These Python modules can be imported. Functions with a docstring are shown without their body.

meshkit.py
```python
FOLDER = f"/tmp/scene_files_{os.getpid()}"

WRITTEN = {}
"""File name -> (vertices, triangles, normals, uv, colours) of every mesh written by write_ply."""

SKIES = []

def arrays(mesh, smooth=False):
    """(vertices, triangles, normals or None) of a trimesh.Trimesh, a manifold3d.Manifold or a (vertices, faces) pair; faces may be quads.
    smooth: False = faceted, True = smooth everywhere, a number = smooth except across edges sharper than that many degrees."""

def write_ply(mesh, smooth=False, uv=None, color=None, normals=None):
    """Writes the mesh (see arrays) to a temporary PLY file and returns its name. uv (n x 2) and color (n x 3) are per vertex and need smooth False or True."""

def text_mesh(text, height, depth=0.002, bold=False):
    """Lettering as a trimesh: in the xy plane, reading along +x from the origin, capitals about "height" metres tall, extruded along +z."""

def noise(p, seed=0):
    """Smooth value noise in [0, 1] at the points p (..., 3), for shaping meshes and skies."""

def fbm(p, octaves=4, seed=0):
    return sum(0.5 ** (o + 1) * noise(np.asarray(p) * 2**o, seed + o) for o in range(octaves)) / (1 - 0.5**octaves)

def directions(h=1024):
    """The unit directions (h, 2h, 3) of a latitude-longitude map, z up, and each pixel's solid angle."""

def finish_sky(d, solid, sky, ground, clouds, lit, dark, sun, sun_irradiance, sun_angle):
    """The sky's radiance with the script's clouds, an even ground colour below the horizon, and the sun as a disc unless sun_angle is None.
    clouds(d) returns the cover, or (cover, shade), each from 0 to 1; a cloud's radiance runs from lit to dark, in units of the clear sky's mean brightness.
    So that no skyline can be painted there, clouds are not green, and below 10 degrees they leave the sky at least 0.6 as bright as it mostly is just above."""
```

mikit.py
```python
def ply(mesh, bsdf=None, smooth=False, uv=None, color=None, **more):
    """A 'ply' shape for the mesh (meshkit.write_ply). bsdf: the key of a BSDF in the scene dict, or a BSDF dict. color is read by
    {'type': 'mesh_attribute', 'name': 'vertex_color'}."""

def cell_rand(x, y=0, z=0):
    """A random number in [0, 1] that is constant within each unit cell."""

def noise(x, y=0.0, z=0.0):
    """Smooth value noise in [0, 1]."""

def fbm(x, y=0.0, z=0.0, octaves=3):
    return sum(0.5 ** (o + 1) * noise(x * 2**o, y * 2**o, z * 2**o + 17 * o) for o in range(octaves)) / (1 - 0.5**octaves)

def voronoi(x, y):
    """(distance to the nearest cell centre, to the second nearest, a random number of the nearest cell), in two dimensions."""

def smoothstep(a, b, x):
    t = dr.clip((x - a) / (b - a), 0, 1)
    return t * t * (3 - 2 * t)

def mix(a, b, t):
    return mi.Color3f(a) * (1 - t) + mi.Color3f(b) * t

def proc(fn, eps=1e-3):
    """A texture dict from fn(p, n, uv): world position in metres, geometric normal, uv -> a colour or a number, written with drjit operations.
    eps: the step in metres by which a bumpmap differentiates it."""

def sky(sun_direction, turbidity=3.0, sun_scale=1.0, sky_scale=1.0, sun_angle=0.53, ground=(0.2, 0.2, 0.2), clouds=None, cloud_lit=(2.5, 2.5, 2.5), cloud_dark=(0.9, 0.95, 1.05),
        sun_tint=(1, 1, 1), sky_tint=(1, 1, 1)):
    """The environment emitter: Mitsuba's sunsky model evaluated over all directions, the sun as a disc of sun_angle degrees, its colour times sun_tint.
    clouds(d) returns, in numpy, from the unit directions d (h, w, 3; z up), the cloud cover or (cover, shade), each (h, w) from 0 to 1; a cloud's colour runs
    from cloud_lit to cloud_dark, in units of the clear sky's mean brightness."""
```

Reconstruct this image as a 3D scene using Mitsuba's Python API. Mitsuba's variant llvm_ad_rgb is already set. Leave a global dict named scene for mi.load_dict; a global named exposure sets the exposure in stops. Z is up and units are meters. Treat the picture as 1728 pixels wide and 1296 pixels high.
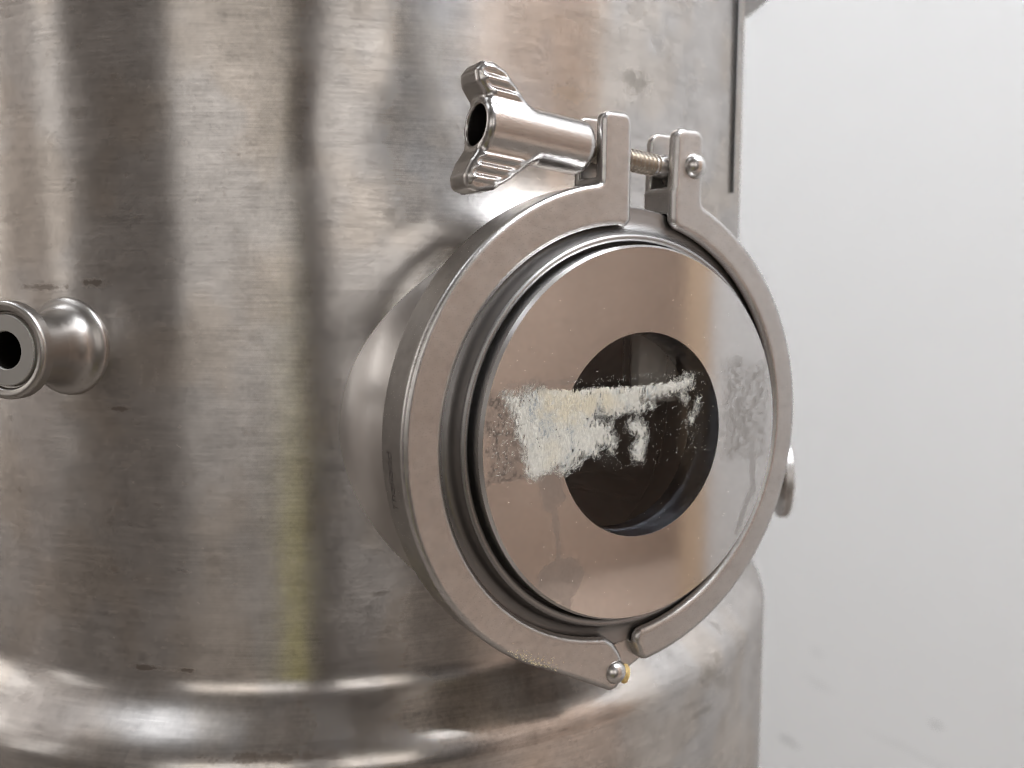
import math, numpy as np, trimesh, shapely, drjit as dr, mitsuba as mi, mikit, meshkit
from shapely.geometry import Polygon, Point, LineString
from shapely import affinity
from mikit import proc, noise, fbm, voronoi, cell_rand, smoothstep, mix

T = mi.ScalarTransform4f
scene, labels = {}, {}
rng = np.random.default_rng(7)
exposure = 0.0

# ------------------------------------------------------------------ camera and lights
# world: metres, z up; the origin is the centre of the sight glass window, whose axis points along -y; the tank axis is vertical at (0, AX)
AX, RT = 0.2027, 0.1690
EYE = np.array([-0.13892422, -0.16182923, 0.03363991])
FW = np.array([0.51989323, 0.84865672, -0.09743096]); UP = np.array([0.04934119, 0.08403292, 0.99524063])
scene['camera'] = {'type': 'thinlens', 'fov': 63.2, 'fov_axis': 'x', 'near_clip': 0.01, 'far_clip': 30.0,
                   'aperture_radius': 0.0013, 'focus_distance': 0.203,
                   'to_world': T().look_at(origin=EYE.tolist(), target=(EYE + FW).tolist(), up=UP.tolist())}
WIN = (1.22, 1.16, 1.10)      # daylight through the windows
LAMP = (13.4, 13.9, 14.5)        # ceiling lamps
FLOOR, CEIL = -1.0, 3.0

# ------------------------------------------------------------------ helpers
MM = 0.001
def key_of(name):
    if name not in scene and name not in labels: return name
    i = 1
    while f'{name}_{i:03d}' in scene or f'{name}_{i:03d}' in labels: i += 1
    return f'{name}_{i:03d}'
def put(name, shape, parent=None, **lab):
    k = key_of(parent + '__' + name if parent else name)
    scene[k] = shape
    if lab: labels[k] = lab
    return k
def thing(name, label, category, **more):
    k = key_of(name); labels[k] = {'label': label, 'category': category, **more}; return k
def ref(b): return {'type': 'ref', 'id': b}
def ply_n(v, f, n, bsdf):       # a mesh with its own normals, given in millimetres
    return {'type': 'ply', 'filename': meshkit.write_ply((np.asarray(v) * MM, f), normals=n), 'face_normals': False, 'bsdf': ref(bsdf)}
def mesh_mm(m, bsdf, smooth=30, **k):
    m = m.copy(); m.apply_scale(MM); return mikit.ply(m, bsdf, smooth=smooth, **k)

def revolve(profile, bsdf, n=192, frame=None, smooth=35):
    """profile: (radius, axial) in mm; axial runs along +y of the sight glass unless a frame (origin, ex, ey, axis) is given. Open profile."""
    pr = np.array(profile, float); m = len(pr)
    a = np.arange(n + 1) * 2 * math.pi / n
    o, ex, ez, ay = frame if frame is not None else (np.zeros(3), np.array([1., 0, 0]), np.array([0, 0, 1.]), np.array([0, 1., 0]))
    v = o + (pr[None, :, 0, None] * (np.cos(a)[:, None, None] * ex + np.sin(a)[:, None, None] * ez)) + pr[None, :, 1, None] * ay
    i, j = np.meshgrid(np.arange(n), np.arange(m - 1), indexing='ij')
    q = np.stack([i * m + j, i * m + j + 1, (i + 1) * m + j + 1, (i + 1) * m + j], -1).reshape(-1, 4)
    f = np.vstack([q[:, [0, 1, 2]], q[:, [0, 2, 3]]])
    # smooth profile normals (split at sharp corners by duplicating profile points beforehand)
    t = np.diff(pr, axis=0); L = np.linalg.norm(t, axis=1); nrm2 = np.stack([t[:, 1], -t[:, 0]], 1) / np.maximum(L, 1e-9)[:, None]
    cosang = math.cos(math.radians(smooth))
    idx, vv, nn, ff = {}, [], [], []
    seg_pts = []
    for s in range(m - 1):
        if L[s] < 1e-9: continue
        n0, n1 = nrm2[s].copy(), nrm2[s].copy()
        if s > 0 and L[s - 1] > 1e-9 and nrm2[s] @ nrm2[s - 1] > cosang: n0 = nrm2[s] * L[s - 1] + nrm2[s - 1] * L[s]
        if s < m - 2 and L[s + 1] > 1e-9 and nrm2[s] @ nrm2[s + 1] > cosang: n1 = nrm2[s] * L[s + 1] + nrm2[s + 1] * L[s]
        seg_pts.append((pr[s], pr[s + 1], n0 / np.linalg.norm(n0), n1 / np.linalg.norm(n1)))
    V, N, F = [], [], []; base = 0
    dirs = np.cos(a)[:, None] * ex + np.sin(a)[:, None] * ez
    for p0, p1, n0, n1 in seg_pts:
        for P, Q in ((p0, n0), (p1, n1)):
            V.append(o + P[0] * dirs + P[1] * ay); N.append(Q[0] * dirs + Q[1] * ay)
        k = np.arange(n); b0, b1 = base, base + n + 1
        F.append(np.stack([b0 + k, b1 + k, b1 + k + 1], 1)); F.append(np.stack([b0 + k, b1 + k + 1, b0 + k + 1], 1)); base += 2 * (n + 1)
    V, N, F = np.vstack(V), np.vstack(N), np.vstack(F)
    fn = np.cross(V[F[:, 1]] - V[F[:, 0]], V[F[:, 2]] - V[F[:, 0]])
    flip = (fn * N[F[:, 0]]).sum(1) < 0
    F[flip] = F[flip][:, ::-1]
    return ply_n(V, F, N, bsdf)
def arc(cx, cy, r, a0, a1, n=6):
    return [(cx + r * math.cos(math.radians(a)), cy + r * math.sin(math.radians(a))) for a in np.linspace(a0, a1, n)]

def spline(pts, per=8):
    pts = np.array(pts, float); P = np.vstack([2 * pts[0] - pts[1], pts, 2 * pts[-1] - pts[-2]]); out = []
    for i in range(1, len(P) - 2):
        for t in np.arange(per) / per:
            a, b, c, d = P[i - 1:i + 3]
            out.append(.5 * (2 * b + (c - a) * t + (2 * a - 5 * b + 4 * c - d) * t * t + (3 * b - a - 3 * c + d) * t ** 3))
    return [tuple(x) for x in out] + [tuple(pts[-1])]

# --- smooth solids from signed distance fields (millimetres)
TETS = [(0, 1, 3, 7), (0, 3, 2, 7), (0, 2, 6, 7), (0, 6, 4, 7), (0, 4, 5, 7), (0, 5, 1, 7)]
def contour(Fv, o, h):
    from scipy.ndimage import map_coordinates
    nx, ny, nz = Fv.shape
    ids = np.arange(nx * ny * nz).reshape(Fv.shape); flat = Fv.ravel()
    c = [ids[dx:nx - 1 + dx, dy:ny - 1 + dy, dz:nz - 1 + dz].ravel() for dx in (0, 1) for dy in (0, 1) for dz in (0, 1)]
    c = np.stack(c, 1); ins = flat[c] < 0
    act = ins.any(1) & ~ins.all(1); c = c[act]
    tri = []
    for t in TETS:
        v = c[:, t]; s = flat[v] < 0; cnt = s.sum(1)
        for k in (1, 3):
            m = cnt == k
            if m.any():
                odd = np.argmax(s[m] if k == 1 else ~s[m], 1); vv = v[m]; r = np.arange(len(vv))
                oth = np.array([[1, 2, 3], [0, 2, 3], [0, 1, 3], [0, 1, 2]])[odd]
                tri.append(np.stack([np.stack([vv[r, odd], vv[r, oth[:, i]]], 1) for i in range(3)], 1))
        m = cnt == 2
        if m.any():
            vv, ss = v[m], s[m]; order = np.argsort(~ss, 1, kind='stable'); r = np.arange(len(vv))[:, None]; w = vv[r, order]
            e = lambda i, j: np.stack([w[:, i], w[:, j]], 1)
            tri.append(np.stack([e(0, 2), e(0, 3), e(1, 3)], 1)); tri.append(np.stack([e(0, 2), e(1, 3), e(1, 2)], 1))
    tri = np.concatenate(tri); E = np.sort(tri.reshape(-1, 2), 1)
    keys, inv = np.unique(E[:, 0].astype(np.int64) * len(flat) + E[:, 1], return_inverse=True)
    a, b = keys // len(flat), keys % len(flat)
    fa, fb = flat[a], flat[b]; t = np.clip(fa / (fa - fb), .02, .98)
    pa, pb = (np.stack(np.unravel_index(x, Fv.shape), 1).astype(float) for x in (a, b))
    P = pa + (pb - pa) * t[:, None]; f = inv.reshape(-1, 3)
    f = f[(f[:, 0] != f[:, 1]) & (f[:, 1] != f[:, 2]) & (f[:, 0] != f[:, 2])]
    G = np.stack([map_coordinates(g, P.T, order=1) for g in np.gradient(Fv)], 1)
    N = G / np.maximum(np.linalg.norm(G, axis=1, keepdims=True), 1e-9)
    fn = np.cross(P[f[:, 1]] - P[f[:, 0]], P[f[:, 2]] - P[f[:, 0]])
    bad = (fn * N[f].mean(1)).sum(1) < 0; f[bad] = f[bad][:, ::-1]
    return P * h + np.array(o), f, N
def grid(lo, hi, h):
    ax = [np.arange(a, b + h, h) for a, b in zip(lo, hi)]
    return np.meshgrid(*ax, indexing='ij', sparse=True)
def sd_poly(poly, X, Z):
    """2D signed distance of a shapely polygon on the sparse grid X (n,1), Z (1,m)."""
    xx, zz = np.broadcast_arrays(X, Z); pts = shapely.points(xx.ravel(), zz.ravel())
    d = shapely.distance(pts, poly.boundary); i = shapely.contains_xy(poly, xx.ravel(), zz.ravel())
    return np.where(i, -d, d).reshape(xx.shape)
def extrude_round(d2, y, y0, y1, r):
    q0 = d2[:, None, :] + r; q1 = np.abs(y - (y0 + y1) / 2) - (y1 - y0) / 2 + r
    return np.minimum(np.maximum(q0, q1), 0) + np.hypot(np.maximum(q0, 0), np.maximum(q1, 0)) - r
def smin(a, b, k):
    h = np.clip(.5 + .5 * (b - a) / k, 0, 1); return b * (1 - h) + a * h - k * h * (1 - h)
def smax(a, b, k): return -smin(-a, -b, k)

def box(lo, hi, bsdf, bevel=0.0):
    m = trimesh.creation.box(extents=np.subtract(hi, lo)); m.apply_translation((np.add(lo, hi)) / 2)
    return mikit.ply(m, bsdf)

# ------------------------------------------------------------------ materials
def rgb(*c): return {'type': 'rgb', 'value': list(map(float, c))}
def gray(x): return mi.Color3f(x, x, x)
def metal(refl, au, av=None, bump=None):
    b = {'type': 'roughconductor', 'material': 'none', 'distribution': 'ggx', 'specular_reflectance': refl if isinstance(refl, dict) else rgb(*refl)}
    if av is None: b['alpha'] = au
    else: b['alpha_u'], b['alpha_v'] = au, av
    if bump is not None: b = {'type': 'bumpmap', 'bump': bump[0], 'scale': bump[1], 'nested': b}
    return b
def two(b): return {'type': 'twosided', 'nested': b}

# stains on the tank: (arc length along the shell, height, half width, half height in mm, strength, tone)
SPOTS = [(24.7, 98.7, 7.0, 3.4, 0.70, 2), (34.8, 111.4, 3.0, 2.4, 0.50, 3), (0.4, 91.5, 6.3, 2.3, 0.45, 1), (-10.3, 85.5, 2.6, 1.6, 0.40, 1), (-51.7, 56.6, 2.2, 1.8, 0.60, 3),
         (-146.2, 37.4, 7.8, 0.9, 0.70, 0), (-130.0, 38.4, 3.9, 1.2, 0.70, 0), (-119.2, 29.7, 1.7, 1.5, 0.50, 3), (-115.8, 14.3, 2.0, 3.7, 0.50, 3), (-123.8, 5.6, 4.5, 0.9, 0.70, 0),
         (-120.1, -64.9, 4.2, 0.8, 0.80, 0), (-108.7, -64.9, 2.6, 0.8, 0.80, 0), (-128.6, -38.0, 1.8, 1.0, 0.50, 0), (-108.0, -37.7, 1.6, 0.5, 0.60, 3), (-119.5, -50.2, 1.6, 1.5, 0.50, 3),
         (-56.4, -44.8, 2.2, 0.8, 0.60, 0), (-46.8, -50.3, 1.6, 0.7, 0.40, 3), (-82.2, -82.3, 20.5, 1.3, 0.60, 0), (-120.3, -89.0, 12.1, 1.7, 0.60, 0), (-96.7, -87.8, 2.3, 1.3, 0.60, 0),
         (-90.3, -88.6, 1.9, 0.8, 0.60, 0), (-56.9, -81.3, 6.5, 0.9, 0.50, 0), (49, -88, 6, 3.6, 0.55, 2), (58, -93, 5, 4.0, 0.50, 2), (46, -98, 7, 2.2, 0.50, 2), (56, -84, 3, 2.3, 0.50, 2),
         (66, -78, 3, 2.0, 0.5, 2), (42, -104, 6, 2.0, 0.40, 2), (-84.9, 90.4, 0.9, 0.9, 0.50, 3), (-84.2, 98.0, 0.7, 0.7, 0.40, 3), (75, 60, 5, 5, 0.40, 2), (66, 72, 4, 3.2, 0.35, 2),
         (-102.5, 26.0, 1.6, 3.1, 0.30, 0)]
def shell_uv(p):
    x, y, z = p.x * 1000, p.y * 1000 - AX * 1000, p.z * 1000
    return dr.atan2(x, -y) * (RT * 1000), z
def stain_parts(p):
    u, z = shell_uv(p)
    w = noise(u * .55, z * .55, 3.1) * .9 + noise(u * 1.7, z * 2.2, 9) * .55 - .75
    brown, olive, orange, grey = mi.Float(0), mi.Float(0), mi.Float(0), mi.Float(0)
    for cu, cz, ru, rz, s, tone in SPOTS:
        d = dr.sqrt(dr.square((u - cu) / ru) + dr.square((z - cz) / rz))
        m = smoothstep(1.25, .35, d + w) * s
        if tone == 0: brown = dr.maximum(brown, m)
        elif tone == 1: orange = dr.maximum(orange, m)
        elif tone == 2: olive = dr.maximum(olive, m)
        else: grey = dr.maximum(grey, m)
    fine = fbm(u * .12, z * .16, 1.0, 4)
    brown = dr.maximum(brown, smoothstep(.63, .78, fine) * smoothstep(.45, .62, noise(u * .35, z * .9, 5)) * .22)
    f1, f2, r = voronoi(u * .15 + noise(u * .8, z * .8) * .12, z * .19 + noise(u * .8, z * .8, 4) * .12)
    dots = smoothstep(1.0, .5, f1 / (.05 + .13 * smoothstep(.72, 1.0, r)) + (noise(u * 1.6, z * 2.0, 6.0) - .5)) * smoothstep(.66, .72, r) * .55 * smoothstep(.35, .55, noise(u * .03, z * .03, 14.0))
    brown = dr.maximum(brown, dots * .7)
    grey = dr.maximum(grey, dots * .5)
    return brown, orange, olive, grey
def stain_w(p, n, uv):
    b, o, ol, g = stain_parts(p)
    u, z = shell_uv(p)
    haze = .02 + .07 * fbm(u * .05, z * .05, 8.0, 3)
    return dr.clip(dr.maximum(dr.maximum(b * .6, o * .45), dr.maximum(ol * .55, g * .5)) + haze, 0, .85)
def stain_c(p, n, uv):
    b, o, ol, g = stain_parts(p)
    c = mi.Color3f(.36, .32, .285)
    c = mix(c, mi.Color3f(.062, .042, .028), dr.clip(b * 1.6, 0, 1)); c = mix(c, mi.Color3f(.22, .14, .06), dr.clip(o * 1.6, 0, 1))
    c = mix(c, mi.Color3f(.12, .11, .09), dr.clip(ol * 1.6, 0, 1)); return mix(c, mi.Color3f(.13, .115, .10), dr.clip(g * 1.6, 0, 1))
def shell_refl(p, n, uv):
    u, z = shell_uv(p)
    streak = noise(u * .09, z * 1.7, 2.0) * .45 + noise(u * .22, z * 3.4, 4.0) * .55
    cloud = fbm(u * .045, z * .03, 6.0, 4); blot = fbm(u * .22, z * .2, 12.0, 3)
    f1, f2, r = voronoi(u * .38 + noise(u * .5, z * .5) * .8, z * .38 + noise(u * .5, z * .5, 7) * .8)
    ring = smoothstep(.10, .02, dr.abs(f1 - .34 - .2 * r)) * smoothstep(.5, .75, noise(u * .035, z * .035, 21.0) + smoothstep(-70, -150, u) * smoothstep(20, 70, z) * .45)
    drop = smoothstep(.28, .22, f1) * smoothstep(.55, .6, r) * smoothstep(.55, .7, noise(u * .03 + 4, z * .03, 2.0))
    k = .57 + (streak - .5) * .20 + (cloud - .5) * .17 + (blot - .5) * .17 + (noise(u * 1.3, z * 1.6, 3.0) - .5) * .11 - ring * .035 - drop * .06
    warm = smoothstep(.42, .66, fbm(u * .06 + 9, z * .05, 3.0, 3))
    sc = smoothstep(.965, .995, noise(u * .035 + noise(z * .2) * 2, z * 2.6 + u * .05, 31.0)) * .16
    return mi.Color3f(k + sc) * mix(mi.Color3f(.985, .945, .915), mi.Color3f(1.0, .92, .845), warm)
def shell_av(p, n, uv):
    u, z = shell_uv(p); return (.13 + .10 * fbm(u * .05, z * .06, 2.0, 3)) * (1 - .5 * smoothstep(-64, -72, z))
def shell_au(p, n, uv):
    u, z = shell_uv(p); return .018 + .03 * fbm(u * .08, z * .08, 4.0, 3) + .05 * smoothstep(20, 60, u) + .012 * smoothstep(-66, -74, z)
scene['tank_steel'] = two({'type': 'blendbsdf', 'weight': proc(stain_w), 'a': metal(proc(shell_refl), proc(shell_au), proc(shell_av)),
                           'b': {'type': 'diffuse', 'reflectance': proc(stain_c)}})
def pit(p, n, uv):
    x = p * 1000
    return fbm(x.x * 2.6, x.y * 2.6, x.z * 2.6, 2) * .5 + 1.0 * smoothstep(.70, .80, noise(x.x * 3.1, x.y * 3.1, x.z * 3.1 + 5))
PIT = proc(pit, 1e-4)
def dust(thr, f=9.0):
    def fn(p, n, uv):
        x = p * 1000
        return smoothstep(thr, thr + .05, noise(x.x * f, x.y * f, x.z * f + 11)) * .6 * smoothstep(.4, .65, noise(x.x * .3, x.y * .3, x.z * .3)) + .05 * fbm(x.x * .2, x.y * .2, x.z * .2, 3)
    return fn
def cast_refl(p, n, uv):
    x = p * 1000
    k = .57 + .08 * (fbm(x.x * .15, x.y * .15, x.z * .15, 4) - .5) - .10 * smoothstep(.70, .82, noise(x.x * 3.1, x.y * 3.1, x.z * 3.1 + 5)) - .04 * smoothstep(.5, .8, noise(x.x * .7, x.y * .7, x.z * .7 + 2))
    return mi.Color3f(k) * mi.Color3f(1.0, .968, .945)
CAST_R = proc(cast_refl)
def cast_rough(p, n, uv):
    x = p * 1000; return .060 + .05 * fbm(x.x * .25, x.y * .25, x.z * .25, 3)
scene['cast_steel'] = two({'type': 'blendbsdf', 'weight': proc(dust(.90)), 'a': metal(CAST_R, proc(cast_rough), None, (PIT, .000022)), 'b': {'type': 'diffuse', 'reflectance': rgb(.5, .47, .41)}})
scene['satin_steel'] = two({'type': 'blendbsdf', 'weight': proc(dust(.93)), 'a': metal(CAST_R, .13, None, (PIT, .000022)), 'b': {'type': 'diffuse', 'reflectance': rgb(.6, .56, .48)}})
def worn(p, n, uv):
    x = p * 1000
    return fbm(x.x * .8, x.y * .8, x.z * .8, 3) + .8 * smoothstep(.72, .84, noise(x.x * 2.2, x.y * 2.2, x.z * 2.2 + 5))
scene['polished_steel'] = two(metal(CAST_R, .055, None, (proc(worn, 1e-4), .000028)))
scene['bright_steel'] = two(metal((.66, .64, .62), .07))
scene['thread_steel'] = two(metal((.55, .50, .44), .11))
def turned(p, n, uv):
    x = p * 1000; r = dr.sqrt(x.x * x.x + x.z * x.z)
    k = .55 + .16 * (noise(r * 7, x.y * 7, dr.atan2(x.z, x.x) * 2) - .5) + .06 * (fbm(x.x * .2, x.z * .2, 1, 3) - .5)
    return mi.Color3f(k) * mi.Color3f(.98, .96, .945)
scene['turned_steel'] = two(metal(proc(turned), .15))
scene['neck_steel'] = two(metal((.70, .675, .655), .10))
scene['collar_steel'] = two(metal((.34, .33, .325), .15))
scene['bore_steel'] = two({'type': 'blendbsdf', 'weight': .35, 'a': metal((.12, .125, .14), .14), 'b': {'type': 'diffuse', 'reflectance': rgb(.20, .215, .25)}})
scene['edge_steel'] = two(metal((.72, .71, .70), .09))
scene['port_steel'] = two({'type': 'blendbsdf', 'weight': proc(dust(.86, 1.2)), 'a': metal((.42, .40, .38), .11), 'b': {'type': 'diffuse', 'reflectance': rgb(.06, .04, .03)}})
scene['port_face_steel'] = two({'type': 'blendbsdf', 'weight': .35, 'a': metal((.56, .545, .52), .22), 'b': {'type': 'diffuse', 'reflectance': rgb(.30, .295, .28)}})
scene['bore_black'] = two({'type': 'diffuse', 'reflectance': rgb(.012, .011, .010)})
scene['rubber'] = two({'type': 'roughplastic', 'diffuse_reflectance': rgb(.03, .034, .034), 'alpha': .3})
scene['etch_ink'] = two({'type': 'diffuse', 'reflectance': rgb(.05, .045, .045)})
scene['glass'] = {'type': 'dielectric', 'int_ior': 1.40, 'ext_ior': 1.0}

# window face: mirror-polished steel with label glue and dried drips (millimetres on the face)
def seg(x, z, ax, az, bx, bz):
    t = dr.clip(((x - ax) * (bx - ax) + (z - az) * (bz - az)) / ((bx - ax) ** 2 + (bz - az) ** 2), 0, 1)
    return dr.sqrt(dr.square(x - ax - t * (bx - ax)) + dr.square(z - az - t * (bz - az)))
def face_masks(p):
    x, z = p.x * 1000, p.z * 1000
    n1, n2, n3 = fbm(x * .45, z * .45, 2.0, 4), fbm(x * 1.5, z * 1.1, 6.0, 3), noise(x * 4.5, z * 3.0, 1.0)
    wob = (n1 - .5) * 5
    # glue left of the paper
    gl = smoothstep(.8, -.8, dr.maximum(dr.maximum(dr.abs(x + 41.5) - 4.6, dr.abs(z - 2.6) - 10.0), -9) + wob)
    gl_tex = gl * (.30 + .70 * smoothstep(.46, .62, n2) * smoothstep(.35, .6, n3))
    top = smoothstep(.5, -.5, dr.maximum(dr.abs(x + 30) - 11, dr.abs(z - 14.6) - 1.0) + wob * .4) * smoothstep(.45, .6, n3) * .7
    # damp drips below the paper
    dp = dr.minimum(seg(x, z, -29.2, -8, -28.2, -13) - 3.2 + z * 0, seg(x, z, -28.0, -12, -26.4, -28) - .75)
    bell = dr.maximum(dr.sqrt(dr.square((x + 25.6) / 1.25) + dr.square(z + 33.5)) - 5.4, z + 28.5)
    dp = dr.minimum(dr.minimum(dp, bell), dr.sqrt(dr.square(x + 24.3) + dr.square(z + 40.2)) - 1.8)
    rim = smoothstep(.35, 0, dr.abs(dp + wob * .35))
    drip = smoothstep(.4, -.4, dp + wob * .35) * (.55 + .35 * n2) + rim * .15
    # stain on the right side
    rg = smoothstep(3.0, -2.0, dr.maximum(dr.abs(x - 36.5) - 8.0, dr.abs(z - 4.0) - 12.5) + wob * 1.3)
    f1, f2, r = voronoi(x * .62 + n2 * 1.2, z * .62 + n1)
    rings = smoothstep(.13, .03, dr.abs(f1 - .25 - .15 * r)) * smoothstep(.35, .5, r)
    right = rg * (.12 + .40 * smoothstep(.46, .58, n1) + .50 * smoothstep(.50, .60, n2) + .30 * rings + .25 * smoothstep(.55, .7, n3))
    dr2 = dr.minimum(seg(x, z, 39.5, -9, 40.2, -19) - .8 - .6 * n2, seg(x, z, 39.0, -20, 34.0, -30.5) - .7 - .5 * n2)
    drops = smoothstep(.5, -.3, dr.sqrt(dr.square(x - 32.5) + dr.square(z - 18.0)) - 1.8 + wob * .4) * .4
    right = dr.maximum(right, smoothstep(.3, -.3, dr2 + wob * .25) * .65) + drops
    f1s, _, rs = voronoi(x * .42, z * .42)
    speck = smoothstep(.07, .035, f1s) * smoothstep(.93, .95, rs)
    return gl_tex, top, drip, dr.clip(right, 0, 1), speck
def face_w(p, n, uv):
    gl, top, drip, right, speck = face_masks(p)
    x, z = p.x * 1000, p.z * 1000
    return dr.clip(.015 + .02 * fbm(x * .12, z * .12, 3.0, 3) + dr.maximum(dr.maximum(gl * .85, top * .7), dr.maximum(drip * .48, right * .62)) + speck * .5, 0, .9)
def face_c(p, n, uv):
    gl, top, drip, right, speck = face_masks(p)
    c = mix(mi.Color3f(.15, .135, .125), mi.Color3f(.10, .085, .075), dr.clip(gl * 1.5, 0, 1))
    c = mix(c, mi.Color3f(.17, .155, .14), dr.clip(right * 1.5, 0, 1)); return mix(c, mi.Color3f(.75, .73, .7), speck)
def face_refl(p, n, uv):
    x, z = p.x * 1000, p.z * 1000
    k = .67 + .05 * (fbm(x * .07, z * .07, 1.0, 3) - .5); return mi.Color3f(k) * mi.Color3f(1, .975, .955)
scene['mirror_steel'] = two({'type': 'blendbsdf', 'weight': proc(face_w), 'a': metal(proc(face_refl), .005), 'b': {'type': 'diffuse', 'reflectance': proc(face_c)}})
def paper_c(p, n, uv):
    x, z = p.x * 1000, p.z * 1000
    cream = smoothstep(6.0, 1.0, dr.sqrt(dr.square((x + 22) / 3.0) + dr.square(z - 9.5)) + (fbm(x * .4, z * .4, 1.0, 3) - .5) * 8)
    low = smoothstep(5.0, 0, dr.sqrt(dr.square(x + 28) + dr.square(z + 3)) + (fbm(x * .4, z * .4, 9.0, 3) - .5) * 5) * .4
    fib = noise(x * 5.5, z * 1.5, 2.0) * .6 + noise(x * 9, z * 3, 4.0) * .4
    thin = smoothstep(.52, .68, fbm(x * .35, z * .25, 5.0, 3)) * smoothstep(.48, .62, fib) * (1 - cream)
    c = mix(mi.Color3f(.66, .645, .585), mi.Color3f(.66, .585, .43), dr.clip(cream * .7 + low, 0, 1))
    return mix(c * (.66 + .5 * fib), mi.Color3f(.26, .29, .31), thin * .85)
scene['paper'] = two({'type': 'diffuse', 'reflectance': proc(paper_c)})
scene['paper_fibre'] = two({'type': 'diffuse', 'reflectance': rgb(.62, .61, .57)})
scene['dry_crumb'] = two({'type': 'diffuse', 'reflectance': proc(lambda p, n, uv: mix(mi.Color3f(.62, .42, .14), mi.Color3f(.78, .62, .32), fbm(p.x * 2500, p.y * 2500, p.z * 2500, 3)))})
scene['powder'] = two({'type': 'diffuse', 'reflectance': rgb(.60, .52, .37)})
# the place around
def wallc(p, n, uv):
    k = .80 + .03 * (fbm(p.x * 2.0, p.y * 2.0, p.z * 2.0, 4) - .5)
    sc = mi.Float(0)
    for y, z, ry, rz, s in ((.852, -.796, .030, .010, .20), (.565, -.636, .014, .010, .16), (.793, -.601, .020, .014, .05), (.786, -.658, .04, .012, .06), (.60, -.70, .10, .01, .05)):
        sc = dr.maximum(sc, smoothstep(1.2, .2, dr.sqrt(dr.square((p.y - y) / ry) + dr.square((p.z - z) / rz)) + (noise(p.y * 60, p.z * 120) - .5) * .6) * s)
    return mi.Color3f(k) * (1 - sc) * mi.Color3f(1.0, 1.0, 1.0)
scene['white_paint'] = two({'type': 'diffuse', 'reflectance': proc(wallc)})
def brownc(p, n, uv):
    k = .85 + .5 * (fbm(p.x * 3, p.y * 3, p.z * 2.4, 4) - .5); return mi.Color3f(.515, .41, .34) * k
scene['brown_board'] = two({'type': 'diffuse', 'reflectance': proc(brownc)})
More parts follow.
